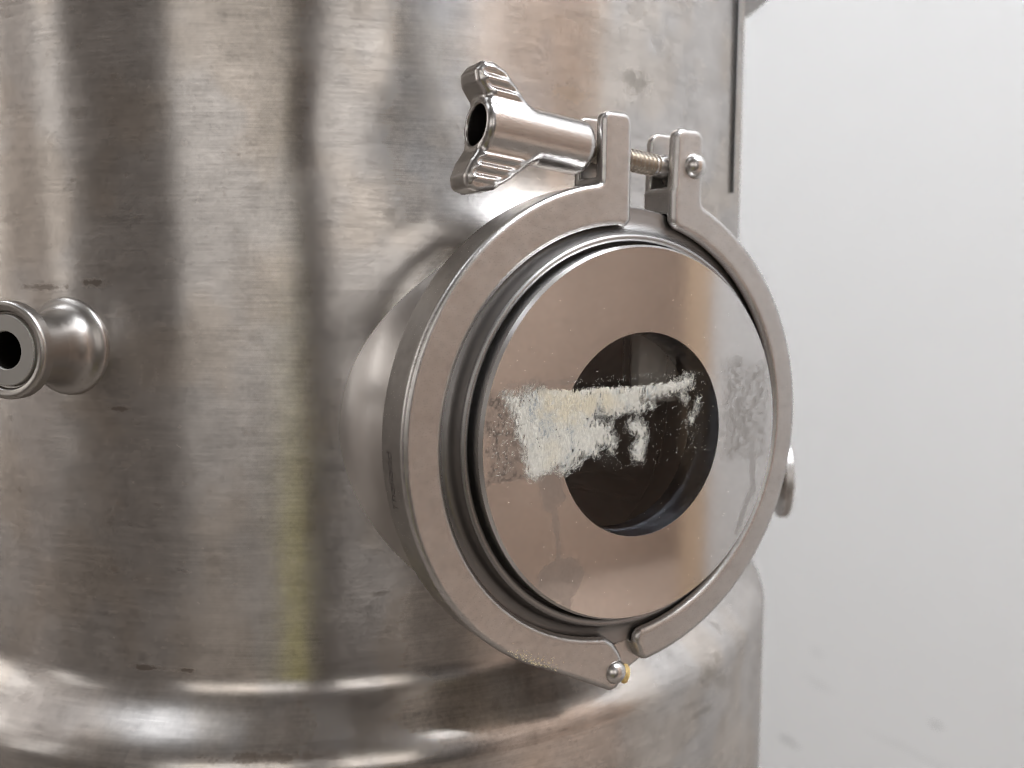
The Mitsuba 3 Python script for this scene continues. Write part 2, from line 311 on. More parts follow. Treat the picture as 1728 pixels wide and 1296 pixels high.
scene['taupe_paint'] = two({'type': 'diffuse', 'reflectance': proc(lambda p, n, uv: mi.Color3f(.17, .15, .135) * (.85 + .3 * fbm(p.x * 2, p.y * 2, p.z * 2, 3)))})
scene['light_taupe'] = two({'type': 'diffuse', 'reflectance': rgb(.42, .375, .34)})
scene['dark_paint'] = two({'type': 'diffuse', 'reflectance': proc(lambda p, n, uv: mi.Color3f(.16, .14, .125) * (.8 + .4 * fbm(p.x * 3, p.y * 3, p.z * 2, 3)))})
scene['concrete'] = two({'type': 'diffuse', 'reflectance': proc(lambda p, n, uv: mi.Color3f(.20, .175, .155) * (.8 + .4 * fbm(p.x * 4, p.y * 4, 1, 4)))})
scene['ceiling_paint'] = two({'type': 'diffuse', 'reflectance': rgb(.36, .345, .33)})
scene['door_paint'] = two({'type': 'roughplastic', 'diffuse_reflectance': rgb(.045, .042, .045), 'alpha': .25})
scene['cabinet_paint'] = two({'type': 'diffuse', 'reflectance': rgb(.36, .33, .30)})
scene['timber'] = two({'type': 'diffuse', 'reflectance': proc(lambda p, n, uv: mi.Color3f(.72, .53, .37) * (.85 + .3 * noise(p.x * 120, p.y * 120, p.z * 6)))})
scene['column_paint'] = two({'type': 'roughplastic', 'diffuse_reflectance': rgb(.055, .042, .04), 'alpha': .3})
scene['lime_paint'] = two({'type': 'roughplastic', 'diffuse_reflectance': rgb(.68, .62, .09), 'alpha': .3})
scene['frame_paint'] = two({'type': 'diffuse', 'reflectance': rgb(.5, .48, .45)})

# ------------------------------------------------------------------ the setting (what the steel mirrors)
def slab(a, b, z0, z1, bsdf, t=.06):
    """an upright wall slab between two plan points, thickened to the outside (left of a->b)"""
    a, b = np.array(a, float), np.array(b, float); d = (b - a) / np.linalg.norm(b - a); n = np.array([-d[1], d[0]]) * t
    m = trimesh.creation.extrude_polygon(Polygon([a, b, b + n, a + n]), z1 - z0); m.apply_translation((0, 0, z0)); return mikit.ply(m, bsdf)
put('floor', box((-2.8, -2.5, FLOOR - .05), (2.8, 2.7, FLOOR), 'concrete'), kind='structure')
put('carpet', box((.32, -2.28, FLOOR + .0), (2.6, -1.17, FLOOR + .008), 'brown_board'), kind='structure')
put('ceiling', box((-2.8, -2.5, CEIL), (2.8, 2.7, CEIL + .05), 'ceiling_paint'), kind='structure')
put('wall', slab((1.1, 2.6), (1.1, -1.08), FLOOR, CEIL, 'white_paint'), kind='structure')
put('wall', slab((2.66, -1.15), (2.66, -2.3), FLOOR, CEIL, 'brown_board'), kind='structure')
put('wall', slab((1.162, -1.09), (2.66, -1.09), FLOOR, CEIL, 'white_paint', .06), kind='structure')
put('wall', slab((2.66, -2.3), (.30, -2.3), FLOOR, CEIL, 'brown_board'), kind='structure')
put('wall', slab((.30, -2.3), (-1.5, -2.3), FLOOR, CEIL, 'taupe_paint'), kind='structure')
put('wall', slab((-1.5, -2.3), (-2.6, -1.0), FLOOR, CEIL, 'taupe_paint'), kind='structure')
put('wall', slab((-2.6, -1.0), (-2.6, .42), FLOOR, CEIL, 'dark_paint'), kind='structure')
put('wall', slab((-2.6, .42), (-2.6, 2.54), FLOOR, CEIL, 'light_taupe'), kind='structure')
put('wall', slab((-2.6, 2.6), (1.1, 2.6), FLOOR, CEIL, 'taupe_paint'), kind='structure')
put('door_post', box((1.095, -1.15, FLOOR), (1.16, -1.085, CEIL), 'timber'), label='bare wooden door post at the end of the white wall', category='door post')

def window(a, b, z0, z1, label, e=WIN):
    a, b = np.array(a, float), np.array(b, float); d = (b - a) / np.linalg.norm(b - a); nin = np.array([d[1], -d[0]])
    k = thing('window', label, 'window')
    A, B = a + nin * .012, b + nin * .012
    v = np.array([[*A, z0], [*B, z0], [*B, z1], [*A, z1]]); f = np.array([[0, 2, 1], [0, 3, 2]])
    nn = np.cross(v[2] - v[0], v[1] - v[0])
    if nn[:2] @ nin < 0: f = f[:, ::-1]
    s = mikit.ply(trimesh.Trimesh(v, f, process=False), 'frame_paint'); s['emitter'] = {'type': 'area', 'radiance': rgb(*e)}
    put('pane', s, k)
    for za, zb in ((z0 - .04, z0), (z1, z1 + .04)):
        put('frame', slab(a - d * .04 + nin * .03, b + d * .04 + nin * .03, za, zb, 'frame_paint', .03), k)
    for q in (a - d * .04, b):
        put('frame', slab(q + nin * .03, q + d * .04 + nin * .03, z0, z1, 'frame_paint', .03), k)
put('dark_door', box((-.40, -2.296, FLOOR + .002), (.24, -2.25, 1.25), 'door_paint'), None, label='dark door beside the window behind the camera', category='door')
put('low_cabinet', box((-1.22, -2.295, FLOOR + .002), (-.47, -2.18, -.06), 'cabinet_paint'), None, label='low grey cabinet under the window behind the camera', category='cabinet')
window((-.49, -2.3), (-1.20, -2.3), .03, 1.2, 'bright window in the grey brown wall behind the camera')
c0, c1 = np.array([-1.5, -2.3]), np.array([-2.6, -1.0])
def on_chamfer(az):
    s = np.array([math.sin(math.radians(az)), -math.cos(math.radians(az))]); M = np.stack([s, -(c1 - c0)], 1); t = np.linalg.solve(M, c0); return s * t[0]
window(on_chamfer(-37.5), on_chamfer(-64), .05, 1.15, 'wide bright window in the slanting wall', tuple(.8 * x for x in WIN))
window((-2.6, .10), (-2.6, .33), .10, 1.2, 'narrow bright window in the dark wall')
window((-2.6, 1.0), (-2.6, 2.2), .05, 1.6, 'broad bright window at the far end of the dark wall')
def lamp(x, y, lx, ly, label, e=LAMP, CEIL=CEIL):
    top = 3.0
    k = thing('ceiling_lamp', label, 'ceiling lamp')
    put('housing', box((x - lx / 2 - .02, y - ly / 2 - .02, CEIL - .06), (x + lx / 2 + .02, y + ly / 2 + .02, CEIL - .004), 'frame_paint'), k)
    v = np.array([[x - lx / 2, y - ly / 2, CEIL - .063], [x + lx / 2, y - ly / 2, CEIL - .063], [x + lx / 2, y + ly / 2, CEIL - .063], [x - lx / 2, y + ly / 2, CEIL - .063]])
    s = mikit.ply(trimesh.Trimesh(v, np.array([[0, 2, 1], [0, 3, 2]]), process=False), 'frame_paint'); s['emitter'] = {'type': 'area', 'radiance': rgb(*e)}
    put('diffuser', s, k)
    if CEIL < top:
        for yy in (y - ly / 3, y + ly / 3): put('rod', box((x - .006, yy - .006, CEIL - .004), (x + .006, yy + .006, top - .002), 'frame_paint'), k)
half = tuple(.17 * x for x in LAMP); twice = tuple(1.6 * x for x in LAMP)
lamp(-1.85, .65, 1.2, 1.5, 'broad dim ceiling lamp near the narrow window', half)
lamp(-.95, 1.85, 1.5, 1.5, 'long ceiling lamp behind the tank')
lamp(1.85, -1.70, 1.3, .90, 'broad ceiling lamp in front of the brown wall')
lamp(.42, -.85, .70, 1.4, 'broad pendant lamp hung beside the end of the white wall', twice, 2.1)
def pillar(name, x, y, r, z1, bsdf, label, cat):
    m = trimesh.creation.cylinder(r, z1 - FLOOR, sections=48); m.apply_translation((x, y, (z1 + FLOOR) / 2)); put(name, mikit.ply(m, bsdf, smooth=40), None, label=label, category=cat)
pillar('steel_column', -.93, -1.47, .10, CEIL, 'column_paint', 'dark steel column between the two windows', 'column')
pillar('bollard', -.88, -1.0, .075, -.34, 'lime_paint', 'lime yellow bollard near the dark column', 'bollard')
put('equipment_case', box((-.62, -1.35, FLOOR), (-.35, -1.0, -.22), 'column_paint'), None, label='dark equipment case standing on the floor beside the bollard', category='case')

# ------------------------------------------------------------------ the tank
tank = thing('tank', 'large brushed stainless steel tank with stained cylindrical wall and rounded shoulder', 'tank')
HS = .0325                                   # neck hole radius region
def shoulder(z):                             # radius growth below the upper wall (m)
    t = np.clip((-.0652 - z) / .0235, 0, 1); return .0141 * t * t * t * (t * (6 * t - 15) + 10)
ph = np.concatenate([np.linspace(-math.pi, -1.25, 60)[:-1], np.linspace(-1.25, -.62, 130)[:-1], np.linspace(-.62, .72, 380)[:-1], np.linspace(.72, 1.3, 80)[:-1], np.linspace(1.3, math.pi, 50)])
zz = np.concatenate([np.linspace(-.62, -.16, 24)[:-1], np.linspace(-.16, -.10, 40)[:-1], np.linspace(-.10, .11, 330)[:-1], np.linspace(.11, .24, 50)])
PH, ZZ = np.meshgrid(ph, zz, indexing='ij')
R0 = RT + shoulder(ZZ)
X0, Y0 = R0 * np.sin(PH), AX - R0 * np.cos(PH)
rr = np.hypot(X0, ZZ); front = (np.abs(PH) < 1.2)
pull = np.clip(1 - (rr - .0585) / .015, 0, 1); dR = np.where(front, .0042 * pull ** 2.4 * (.06 + .94 * np.clip((ZZ / np.maximum(rr, 1e-6) - .25) / .55, 0, 1) ** 1.5), 0)
wv = meshkit.fbm(np.stack([PH * RT * 22, ZZ * 22, PH * 0 + 3], -1), 3, 5) - .5
wv2 = meshkit.fbm(np.stack([PH * RT * 9, ZZ * 7, PH * 0 + 8], -1), 2, 9) - .5
dent = np.exp(-(((X0 + .045) / .018) ** 2 + ((ZZ - .075) / .016) ** 2)) * np.where(front, 1, 0) * -.0012
dR = dR + wv * .00016 + wv2 * .00026 + dent
dR = dR * np.where(np.abs(PH) > 3.0, (math.pi - np.abs(PH)) / .1416, 1)
# small collar of heat-drawn metal round the little port
PP, PZ = -0.822, .0219
rp = np.hypot((PH - PP) * RT, ZZ - PZ); dR = dR + .0004 * np.exp(-((rp - .013) / .006) ** 2)
R1 = R0 + dR
V = np.stack([R1 * np.sin(PH), AX - R1 * np.cos(PH), ZZ], -1).reshape(-1, 3)
nz = len(zz); i, j = np.meshgrid(np.arange(len(ph) - 1), np.arange(nz - 1), indexing='ij')
q = np.stack([i * nz + j, (i + 1) * nz + j, (i + 1) * nz + j + 1, i * nz + j + 1], -1).reshape(-1, 4)
rq = rr.reshape(-1)[q].max(1); fq = front.reshape(-1)[q].all(1)
q = q[~((rq < .0565) & fq)]
UV = np.stack([(PH * RT).reshape(-1), ZZ.reshape(-1)], -1)
put('shell', mikit.ply((V, q), 'tank_steel', smooth=True, uv=UV), tank)
def ring_z(profile, bsdf, n=192):            # revolve about the tank axis, profile (radius, z) mm
    return revolve(profile, bsdf, n, (np.array([0, AX * 1000, 0]), np.array([1., 0, 0]), np.array([0, 1., 0]), np.array([0, 0, 1.])))
put('rim', ring_z([(167, 171), *arc(188, 172.5, 1.5, -90, 0, 4), *arc(188, 180.5, 1.5, 0, 90, 4), (167, 182)], 'satin_steel'), tank, label='projecting steel rim round the upper end of the tank')
put('lid', ring_z([(168.5, 239), (120, 255), (0.01, 262)], 'satin_steel'), tank)
put('base', ring_z([(183, -619), (120, -640), (0.01, -648)], 'satin_steel'), tank)
for a in (30, 150, 270):
    m = trimesh.creation.cylinder(.022, .42, sections=32); m.apply_translation((.15 * math.cos(math.radians(a)), AX + .15 * math.sin(math.radians(a)), FLOOR + .211)); put('leg', mikit.ply(m, 'satin_steel', smooth=40), tank)
# dark strip down the right flank
def strip(p0, p1, z0, z1, t0, t1, bsdf):
    a = np.linspace(p0, p1, 9); z = np.linspace(z0, z1, 40); vs = []
    out = Polygon([((RT + t0) * math.sin(x), AX - (RT + t0) * math.cos(x)) for x in a] + [((RT + t1) * math.sin(x), AX - (RT + t1) * math.cos(x)) for x in a[::-1]])
    m = trimesh.creation.extrude_polygon(out, z1 - z0); m.apply_translation((0, 0, z0)); return mikit.ply(m, bsdf)
put('trim_strip', strip(.556, .563, .0735, .171, .0002, .0011, 'rubber'), tank, label='thin dark strip down the right flank of the tank')
# weld neck of the sight glass
put('neck', revolve(spline([(52.6, 50), (52.6, 17.6), ], 1) + [(58.4, 17.6), (58.4, 18.6)] + spline([(57.0, 19.2), (57.1, 23), (57.5, 28), (58.4, 33), (59.8, 38), (61.6, 42), (63.8, 45.5), (67, 49)], 6), 'neck_steel', 256), tank,
    label='flared polished weld neck behind the clamp')

def port(phi, z, l, rad, name_label, scale=1.0, m='port_steel'):
    n = np.array([math.sin(phi), -math.cos(phi), 0]); ex = np.array([math.cos(phi), math.sin(phi), 0.])
    fr = (np.array([0, AX * 1000, z * 1000]) + n * RT * 1000, ex, np.array([0, 0, 1.]), n)
    k = 1 if scale == 1.0 else scale
    L = l * 1000; r = rad * 1000
    pk = tank + '__port'; pk = key_of(pk); labels[pk] = {'label': name_label}
    put('collar', revolve([(12.9 * k, -3), (12.9 * k, .5)] + spline([(12.9 * k, .5), (12.75 * k, 1.2), (12.0 * k, 2.0), (10.8 * k, 2.9), (9.7 * k, 4.4), (9.0 * k, 6.6), (8.75 * k, 9.2)], 5), m, 128, fr), pk)
    put('tube', revolve([(8.7 * k, 7.5), (8.7 * k, L - 5)] + spline([(8.7 * k, L - 5), (9.2 * k, L - 4.2), (r - .5, L - 3.4)], 4), m, 128, fr), pk)
    put('flange', revolve([(8.5 * k, L - 3.5), (r - .4, L - 3.5), (r, L - 3.1), (r, L - 1.0)] + arc(r - 1.0, L - 1.0, 1.0, 0, 100, 6) + spline([(r - 1.6, L - .15), (r - 2.3, L - .5), (r - 2.7, L - 1.4)], 4) + [(r - 3.2, L - 1.5)], m, 128, fr), pk)
    put('face_ring', revolve([(r - 3.25, L - 1.7), (r - 3.3, L - .75), (r - 3.5, L - .55), (4.8 * k, L - .55), (4.6 * k, L - .75), (4.6 * k, L - 2.0)], 'port_face_steel', 128, fr), pk)
    put('bore', revolve([(4.58 * k, L - 1.2), (4.58 * k, L - 19), (0.02, L - 19)], 'bore_black', 96, fr), pk)
    return pk, fr
port(PP, PZ, .0205, .0120, 'small round steel port with an open bore')
port(.92, -.043, .0255, .0180, 'blurred steel port seen behind the right clamp edge', 1.25, 'satin_steel')

# ------------------------------------------------------------------ sight glass
sg = thing('sight_glass', 'round mirror polished sight glass window with a dark glass centre, held in the clamp', 'sight glass')
put('face', revolve([(26.25, .0), (26.35, .0), (47.5, .0)], 'mirror_steel', 256), sg, label='mirror polished steel ring with glue stains')
put('edge', revolve([(47.5, .0), (48.15, 1.0), (48.15, 9.0)], 'edge_steel', 256, None, 10), sg)
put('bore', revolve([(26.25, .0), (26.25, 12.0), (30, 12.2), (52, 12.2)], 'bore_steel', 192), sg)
put('collar', revolve([(48.3, 7.6), (48.75, 7.2), (49.1, 5.0)] + arc(50.1, 4.7, 1.0, 180, 335, 10) + spline([(51.0, 4.35), (51.5, 6.0), (52.3, 8.0), (54.0, 9.1), (56.5, 9.45), (58.3, 9.5)], 6) + [(58.6, 9.8), (58.6, 12.6), (52, 12.9)], 'collar_steel', 256), sg)
put('gasket', revolve([(53, 13.0), (58.0, 13.05)] + arc(58.0, 13.7, .6, -90, 90, 5) + [(53, 14.4)], 'rubber', 160), sg)
put('ferrule', revolve([(52.6, 14.6), (58.2, 14.6), (58.6, 15.0), (58.6, 17.2), (58.3, 17.55), (56, 17.58)], 'turned_steel', 192), sg)
g = trimesh.creation.cylinder(26.5, 9.9, sections=192); g.apply_transform(trimesh.transformations.rotation_matrix(math.pi / 2, (1, 0, 0))); g.apply_translation((0, 5.0 + .06, 0))
put('glass', mesh_mm(g, 'glass', 30), sg, label='dark clear glass disc in the middle of the window')
put('baffle', mikit.ply(trimesh.creation.box(extents=(.014, .003, .05), transform=trimesh.transformations.translation_matrix((.022, .026, .030))), 'frame_paint'), sg)

# ------------------------------------------------------------------ clamp
clamp = thing('pipe_clamp', 'hinged stainless steel pipe clamp closed round the sight glass by a wing nut', 'pipe clamp')
Y0C, Y1C = 6.5, 19.5
def rounded(p, rc, rv): return p.buffer(rv).buffer(-rv - rc).buffer(rc)
ang = lambda R, cx, cz: Point(cx, cz).buffer(R, 128)
left = ang(64.3, 0, -.2).difference(ang(54.2, -.1, -.9)).intersection(Polygon([(.2, 100), (-100, 100), (-100, -100), (-9, -100), (-9, -40), (.2, 0)]))
left = left.union(Polygon([(-9.5, 55), (.2, 52), (.2, 81.4), (-9.3, 81.4)])).difference(Polygon([(-2.0, 52.9), (5, 55), (5, 40), (-9, 40), (-9, 52.4)]))
left = left.union(Polygon([(-30, -54.5), (-30.8, -56.5), (-16.9, -63.6), (-4, -70.4), (-1.2, -69.4), (.2, -64), (-1.2, -60), (-3.4, -56.9), (-6.2, -54.9), (-12, -54.0)]))
left = rounded(left, 2.5, 1.2)
right = ang(64.9, 0, .1).difference(ang(55.2, .5, .2)).intersection(Polygon([(13.9, 100), (100, 100), (100, -100), (22, -100), (2.0, -54.3), (0, -49.7), (13.9, -40)]))
right = right.union(Polygon([(14.6, 54), (13.9, 53.8), (14.9, 79.8), (25.4, 79.8), (25.0, 60.0), (22, 55)]))
right = rounded(right, 3.0, 2.5)
def clamp_half(poly, r, slot, lo, hi, extra=None):
    h = .5; x, y, z = grid((lo[0], Y0C - 1.5, lo[1]), (hi[0], Y1C + 1.5, hi[1]), h)
    d2 = sd_poly(poly, x[:, :, 0], z[:, 0, :])
    F = extrude_round(d2, y, Y0C, Y1C, r)
    rad = np.hypot(x, z)
    groove = np.maximum(rad - 59.0, np.abs(y - 13.15) - (4.2 + np.clip((58.6 - rad) * .12, 0, .8)))
    F = smax(F, -groove, .4)
    sl = np.maximum(np.abs(y - 13.0) - 3.35, slot[1] - z) + 0 * x
    sl = smax(sl, np.maximum(slot[0] - x, x - slot[2]), .4)
    F = smax(F, -sl, .8)
    for cx, cz, rr_, y0, y1 in extra or ():
        F = smin(F, 0 * F + 99, .01)
    return contour(F, (lo[0], Y0C - 1.5, lo[1]), h)
kl = put('jaw', ply_n(*clamp_half(left, 1.5, (-20, 65.3, 20), (-67, -74), (3, 84)), 'cast_steel'), clamp, label='left clamp jaw with the hinge lug')
kr = put('jaw', ply_n(*clamp_half(right, 1.8, (10, 64.6, 30), (0, -68), (68, 83)), 'satin_steel'), clamp, label='right clamp jaw, softly polished')
def dome(cx, cz, y, r, h, bsdf, k):
    R = (r * r + h * h) / (2 * h); a = math.degrees(math.asin(min(1, r / R)))
    pts = [(.01, -h)] + [(R * math.sin(math.radians(t)), -h + R * (1 - math.cos(math.radians(t)))) for t in np.linspace(4, a, 10)] + [(r * .98, .4), (r * .9, 1.2)]
    return put('rivet', revolve(pts, bsdf, 64, (np.array([cx, y, cz]), np.array([1., 0, 0]), np.array([0, 0, 1.]), np.array([0, 1., 0]))), k)
dome(-3.0, -65.0, Y0C + .05, 3.2, 2.3, 'bright_steel', clamp); dome(21.4, 70.0, Y0C + .05, 3.4, 2.9, 'bright_steel', clamp)
# hinge tongue from the right jaw into the left lug
tg = LineString([(9, -60), (-3, -65)]).buffer(4.6)
hx, hy, hz = grid((-10, 9, -72), (16, 17, -52), .5)
put('hinge_link', ply_n(*contour(extrude_round(sd_poly(tg, hx[:, :, 0], hz[:, 0, :]), hy, 10.2, 15.8, .6), (-10, 9, -72), .5), 'cast_steel'), clamp)
# bolt with eye
piv = np.array([21.5, 13.0, 69.6]); end = np.array([-40.2, 13.0, 74.9]); ax_ = (end - piv) / np.linalg.norm(end - piv)
e2 = np.cross(np.array([0, 1., 0]), ax_); e2 /= np.linalg.norm(e2); e2 = e2 if e2[2] > 0 else -e2; e3 = np.array([0, 1., 0])
s = np.linspace(7.5, 40, 420); th = np.linspace(0, 2 * math.pi, 49); S, TH = np.meshgrid(s, th, indexing='ij')
tri = np.abs(((S / 1.45 - TH / (2 * math.pi)) % 1) * 2 - 1); RR = np.where(S < 8.2, 2.5, 2.0 + 1.0 * np.clip(tri * 1.25 - .12, 0, 1))
V = piv + S[..., None] * ax_ + RR[..., None] * (np.cos(TH)[..., None] * e2 + np.sin(TH)[..., None] * e3)
i, j = np.meshgrid(np.arange(len(s) - 1), np.arange(len(th) - 1), indexing='ij'); m = len(th)
q = np.stack([i * m + j, i * m + j + 1, (i + 1) * m + j + 1, (i + 1) * m + j], -1).reshape(-1, 4)
bolt = clamp + '__bolt'
put('bolt', mikit.ply((V.reshape(-1, 3) * MM, q), 'thread_steel', smooth=50), clamp)
put('eye', revolve([(.01, 0), (2.9, 0), (3.3, .4), (3.3, 5.0), (2.6, 6.6), (2.3, 8.0)], 'polished_steel', 64, (piv + ax_ * 1.5, e2, e3, ax_)), bolt)
put('eye', revolve([(.01, -2.9), (4.0, -2.9), (4.5, -2.4), (4.5, 2.4), (4.0, 2.9), (.01, 2.9)], 'polished_steel', 64, (piv, np.array([1., 0, 0]), np.array([0, 0, 1.]), np.array([0, 1., 0]))), bolt)
# wing nut
s0 = 32.4                                     # distance of the barrel's inner end from the pivot
def to_st(pts):
    P = np.array([[x, 13.0, z] for x, z in pts]) - (piv + ax_ * s0); return [(float(a @ ax_), float(a @ e2)) for a in P]
upw = to_st([(-27.2, 78.4), (-29.5, 81.0), (-35.2, 87.6), (-38.6, 89.4), (-41.6, 89.2), (-43.4, 87.0), (-43.0, 84.2), (-40.6, 81.0), (-40.0, 78.5), (-36, 76), (-29, 76)])
low = to_st([(-26.4, 68.4), (-30, 65.5), (-34.2, 62.4), (-38.4, 60.0), (-43.2, 59.2), (-46.0, 60.2), (-46.4, 63.0), (-44.8, 66.5), (-42.6, 69.6), (-41.5, 72), (-36, 73), (-28, 72)])
h = .42; lo3, hi3 = (-3, -6.5 - 2, -19), (39, 6.5 + 2.0, 18)
gs, gw, gt = grid(lo3, hi3, h)
def poly_round(p): p = Polygon(p); return p.buffer(1.5).buffer(-3.0).buffer(1.5)
rad = np.hypot(gw, gt)
body = np.maximum(rad + .006 * (gs - 15) - 6.75, np.maximum(-gs, gs - 31.6))
q0, q1 = rad - 6.75 + 2.4 + 0 * gs, np.abs(gs - 15.8) - 15.8 + 2.4 + 0 * rad
body = np.minimum(np.maximum(q0, q1), 0) + np.hypot(np.maximum(q0, 0), np.maximum(q1, 0)) - 2.4
wing = None
for pl, sg_ in ((upw, 1), (low, -1)):
    d2 = sd_poly(poly_round(pl), gs[:, :, 0], gt[:, 0, :])
    ridge = .55 * np.sin(2 * math.pi * (gt[:, 0, :] * sg_ - 1.2) / 2.75) * np.clip((-d2 - 1.2) / 1.0, 0, 1) * np.clip((np.abs(gt[:, 0, :]) - 6.3) / .8, 0, 1)
    hw = 4.1 - .05 * np.clip(np.abs(gt) - 7, 0, 9)
    q0 = d2[:, None, :] + 2.0; q1 = np.abs(gw - 1.2) - hw - 1.2 - ridge[:, None, :] * (gw < 0) * .9 + 2.0 + 0 * q0
    w_ = np.minimum(np.maximum(q0, q1), 0) + np.hypot(np.maximum(q0, 0), np.maximum(q1, 0)) - 2.0
    wing = w_ if wing is None else np.minimum(wing, w_)
F = smin(body, wing, 1.6)
F = smax(F, -np.maximum(rad - 4.75 - .0 * gs, 12 - gs), 1.0)
P, f, N = contour(F, lo3, h)
Mx = np.stack([ax_, e3, e2], 0)               # rows: s, w (=+y), t
P = piv + ax_ * s0 + P @ Mx; N = N @ Mx
if np.linalg.det(Mx) < 0: f = f[:, ::-1]
wn = put('wing_nut', ply_n(P, f, N, 'polished_steel'), clamp, label='ridged wing nut with a hollow barrel end')
put('bore', revolve([(4.6, 13), (0.02, 12.6)], 'bore_black', 48, (piv + ax_ * s0, e2, e3, ax_)), wn)
# etched word on the outer band
t = meshkit.text_mesh('Thailand', 2.9, .12); tv = np.array(t.vertices)
tv[:, 0] -= tv[:, 0].min(); Lw = tv[:, 0].max(); tv[:, 0] *= 14.2 / Lw; a = (tv[:, 0] - 14.6) / 64.3       # runs upward along the band
Rb = 64.22 + tv[:, 2] * .9; yb = 15.1 - tv[:, 1]
cen = -.2
th_ = math.pi - a
yy = 12.6 + tv[:, 1]                           # letter tops point to the tank
V = np.stack([Rb * np.cos(th_), yy, cen + Rb * np.sin(th_)], 1)
put('lettering', mesh_mm(trimesh.Trimesh(V, t.faces, process=False), 'etch_ink', False), clamp, label='small etched word Thailand on the clamp band')

# ------------------------------------------------------------------ paper rest on the window
PAPER = [(-42.47, 12.48), (-37.86, 12.49), (-33.63, 13.37), (-31.48, 14.23), (-29.46, 13.43), (-23.29, 12.82), (-13.85, 13.04), (-6.59, 12.82), (0.74, 12.9), (8.33, 13.45), (12.05, 12.96), (13.05, 14.47), (15.79, 13.88), (16.31, 10.7), (12.11, 10.93), (10.07, 9.95), (1.81, 9.34), (-0.14, 8.7), (0.87, 7.27), (-0.08, 5.8), (-4.55, 6.11), (-9.46, 5.25), (-13.19, 5.95), (-15.56, 5.83), (-14.63, 4.14), (-11.68, 3.92), (-11.27, 1.96), (-9.56, -0.12), (-9.68, -3.56), (-10.61, -4.22), (-12.14, -1.69), (-14.53, -1.92), (-14.87, -4.11), (-19.57, -4.1), (-20.79, -6.17), (-23.09, -6.67), (-25.35, -7.88), (-27.61, -6.19), (-30.16, -6.64), (-32.34, -7.83), (-35.17, -7.94), (-36.01, -5.32), (-36.51, -1.06), (-38.15, 2.01), (-39.45, 7.37), (-41.52, 10.25)]
PIECE = [(-5.08, 3.73), (-2.57, 4.0), (0.41, 1.49), (0.07, -0.93), (-0.78, -6.69), (-3.33, -6.44), (-3.96, -4.09), (-1.89, -0.77), (-5.43, 2.25)]
blobs = [Point(12.6, 9.3).buffer(1.1), Point(16.1, 3.0).buffer(1.0), Point(18.3, 7.4).buffer(.6), Point(13.6, 7.6).buffer(.6), Point(17.6, 5.6).buffer(.5), Point(-1.8, 6.2).buffer(.9), Point(2, 7.6).buffer(.9), Point(-11, 2.5).buffer(.7)]
rest = shapely.union_all([Polygon(PAPER), Polygon(PIECE).buffer(.2), *blobs])
hp = .11; px, pz = np.arange(-46, 21, hp), np.arange(-11, 17, hp)
D = sd_poly(rest, px[:, None], pz[None, :]); XX, ZP = np.meshgrid(px, pz, indexing='ij')
P3 = np.stack([XX, ZP, XX * 0], -1)
D = D + (meshkit.fbm(P3 * [1.5, 1.1, 1], 3, 3) - .5) * 1.5 + (meshkit.noise(P3 * [4.5, 2.6, 1], 8) - .5) * .8
edge_soft = np.where((ZP > 11.5) & (XX > -34) & (XX < 9), .35, 1.0)      # the top edge is a clean tear
fibn = meshkit.noise(P3 * [4.8, 1.1, 1], 4); cov = np.clip(-D / 3.5, 0, 1)
thin_ = np.clip((meshkit.fbm(P3 * [.28, .2, 1], 3, 6) - .47) * 5, 0, 1) * np.clip((np.hypot((XX + 29) / 1.5, ZP - 8.5) - 3) / 3, 0, 1)
keep = (D < 0) & ((fibn + .25 * meshkit.noise(P3 * [8, 8, 1], 2)) > .62 * (1 - cov) ** 2 * edge_soft + .20 * thin_)
hgt = .02 + .10 * np.clip(-D / 1.5, 0, 1) * (.6 + .8 * fibn) + .05 * meshkit.noise(P3 * [3, 1.5, 1], 12)
curl = np.exp(-((XX + 31.5) / 2.2) ** 2 - ((ZP - 14.2) / 1.0) ** 2) * .5; hgt = hgt + curl
V = np.stack([XX, -hgt, ZP], -1).reshape(-1, 3); nz_ = len(pz)
i, j = np.meshgrid(np.arange(len(px) - 1), np.arange(nz_ - 1), indexing='ij'); kk = keep[:-1, :-1] & keep[1:, 1:] & keep[1:, :-1] & keep[:-1, 1:]
q = np.stack([i * nz_ + j, (i + 1) * nz_ + j, (i + 1) * nz_ + j + 1, i * nz_ + j + 1], -1)[kk]
fr_ = np.vstack([q[:, [0, 1, 2]], q[:, [0, 2, 3]]]); m = trimesh.Trimesh(V, fr_, process=False); m.remove_unreferenced_vertices()
pk = thing('torn_label', 'torn white and cream paper label rest stuck across the sight glass', 'torn label')
put('sheet', mesh_mm(m, 'paper', True), pk)
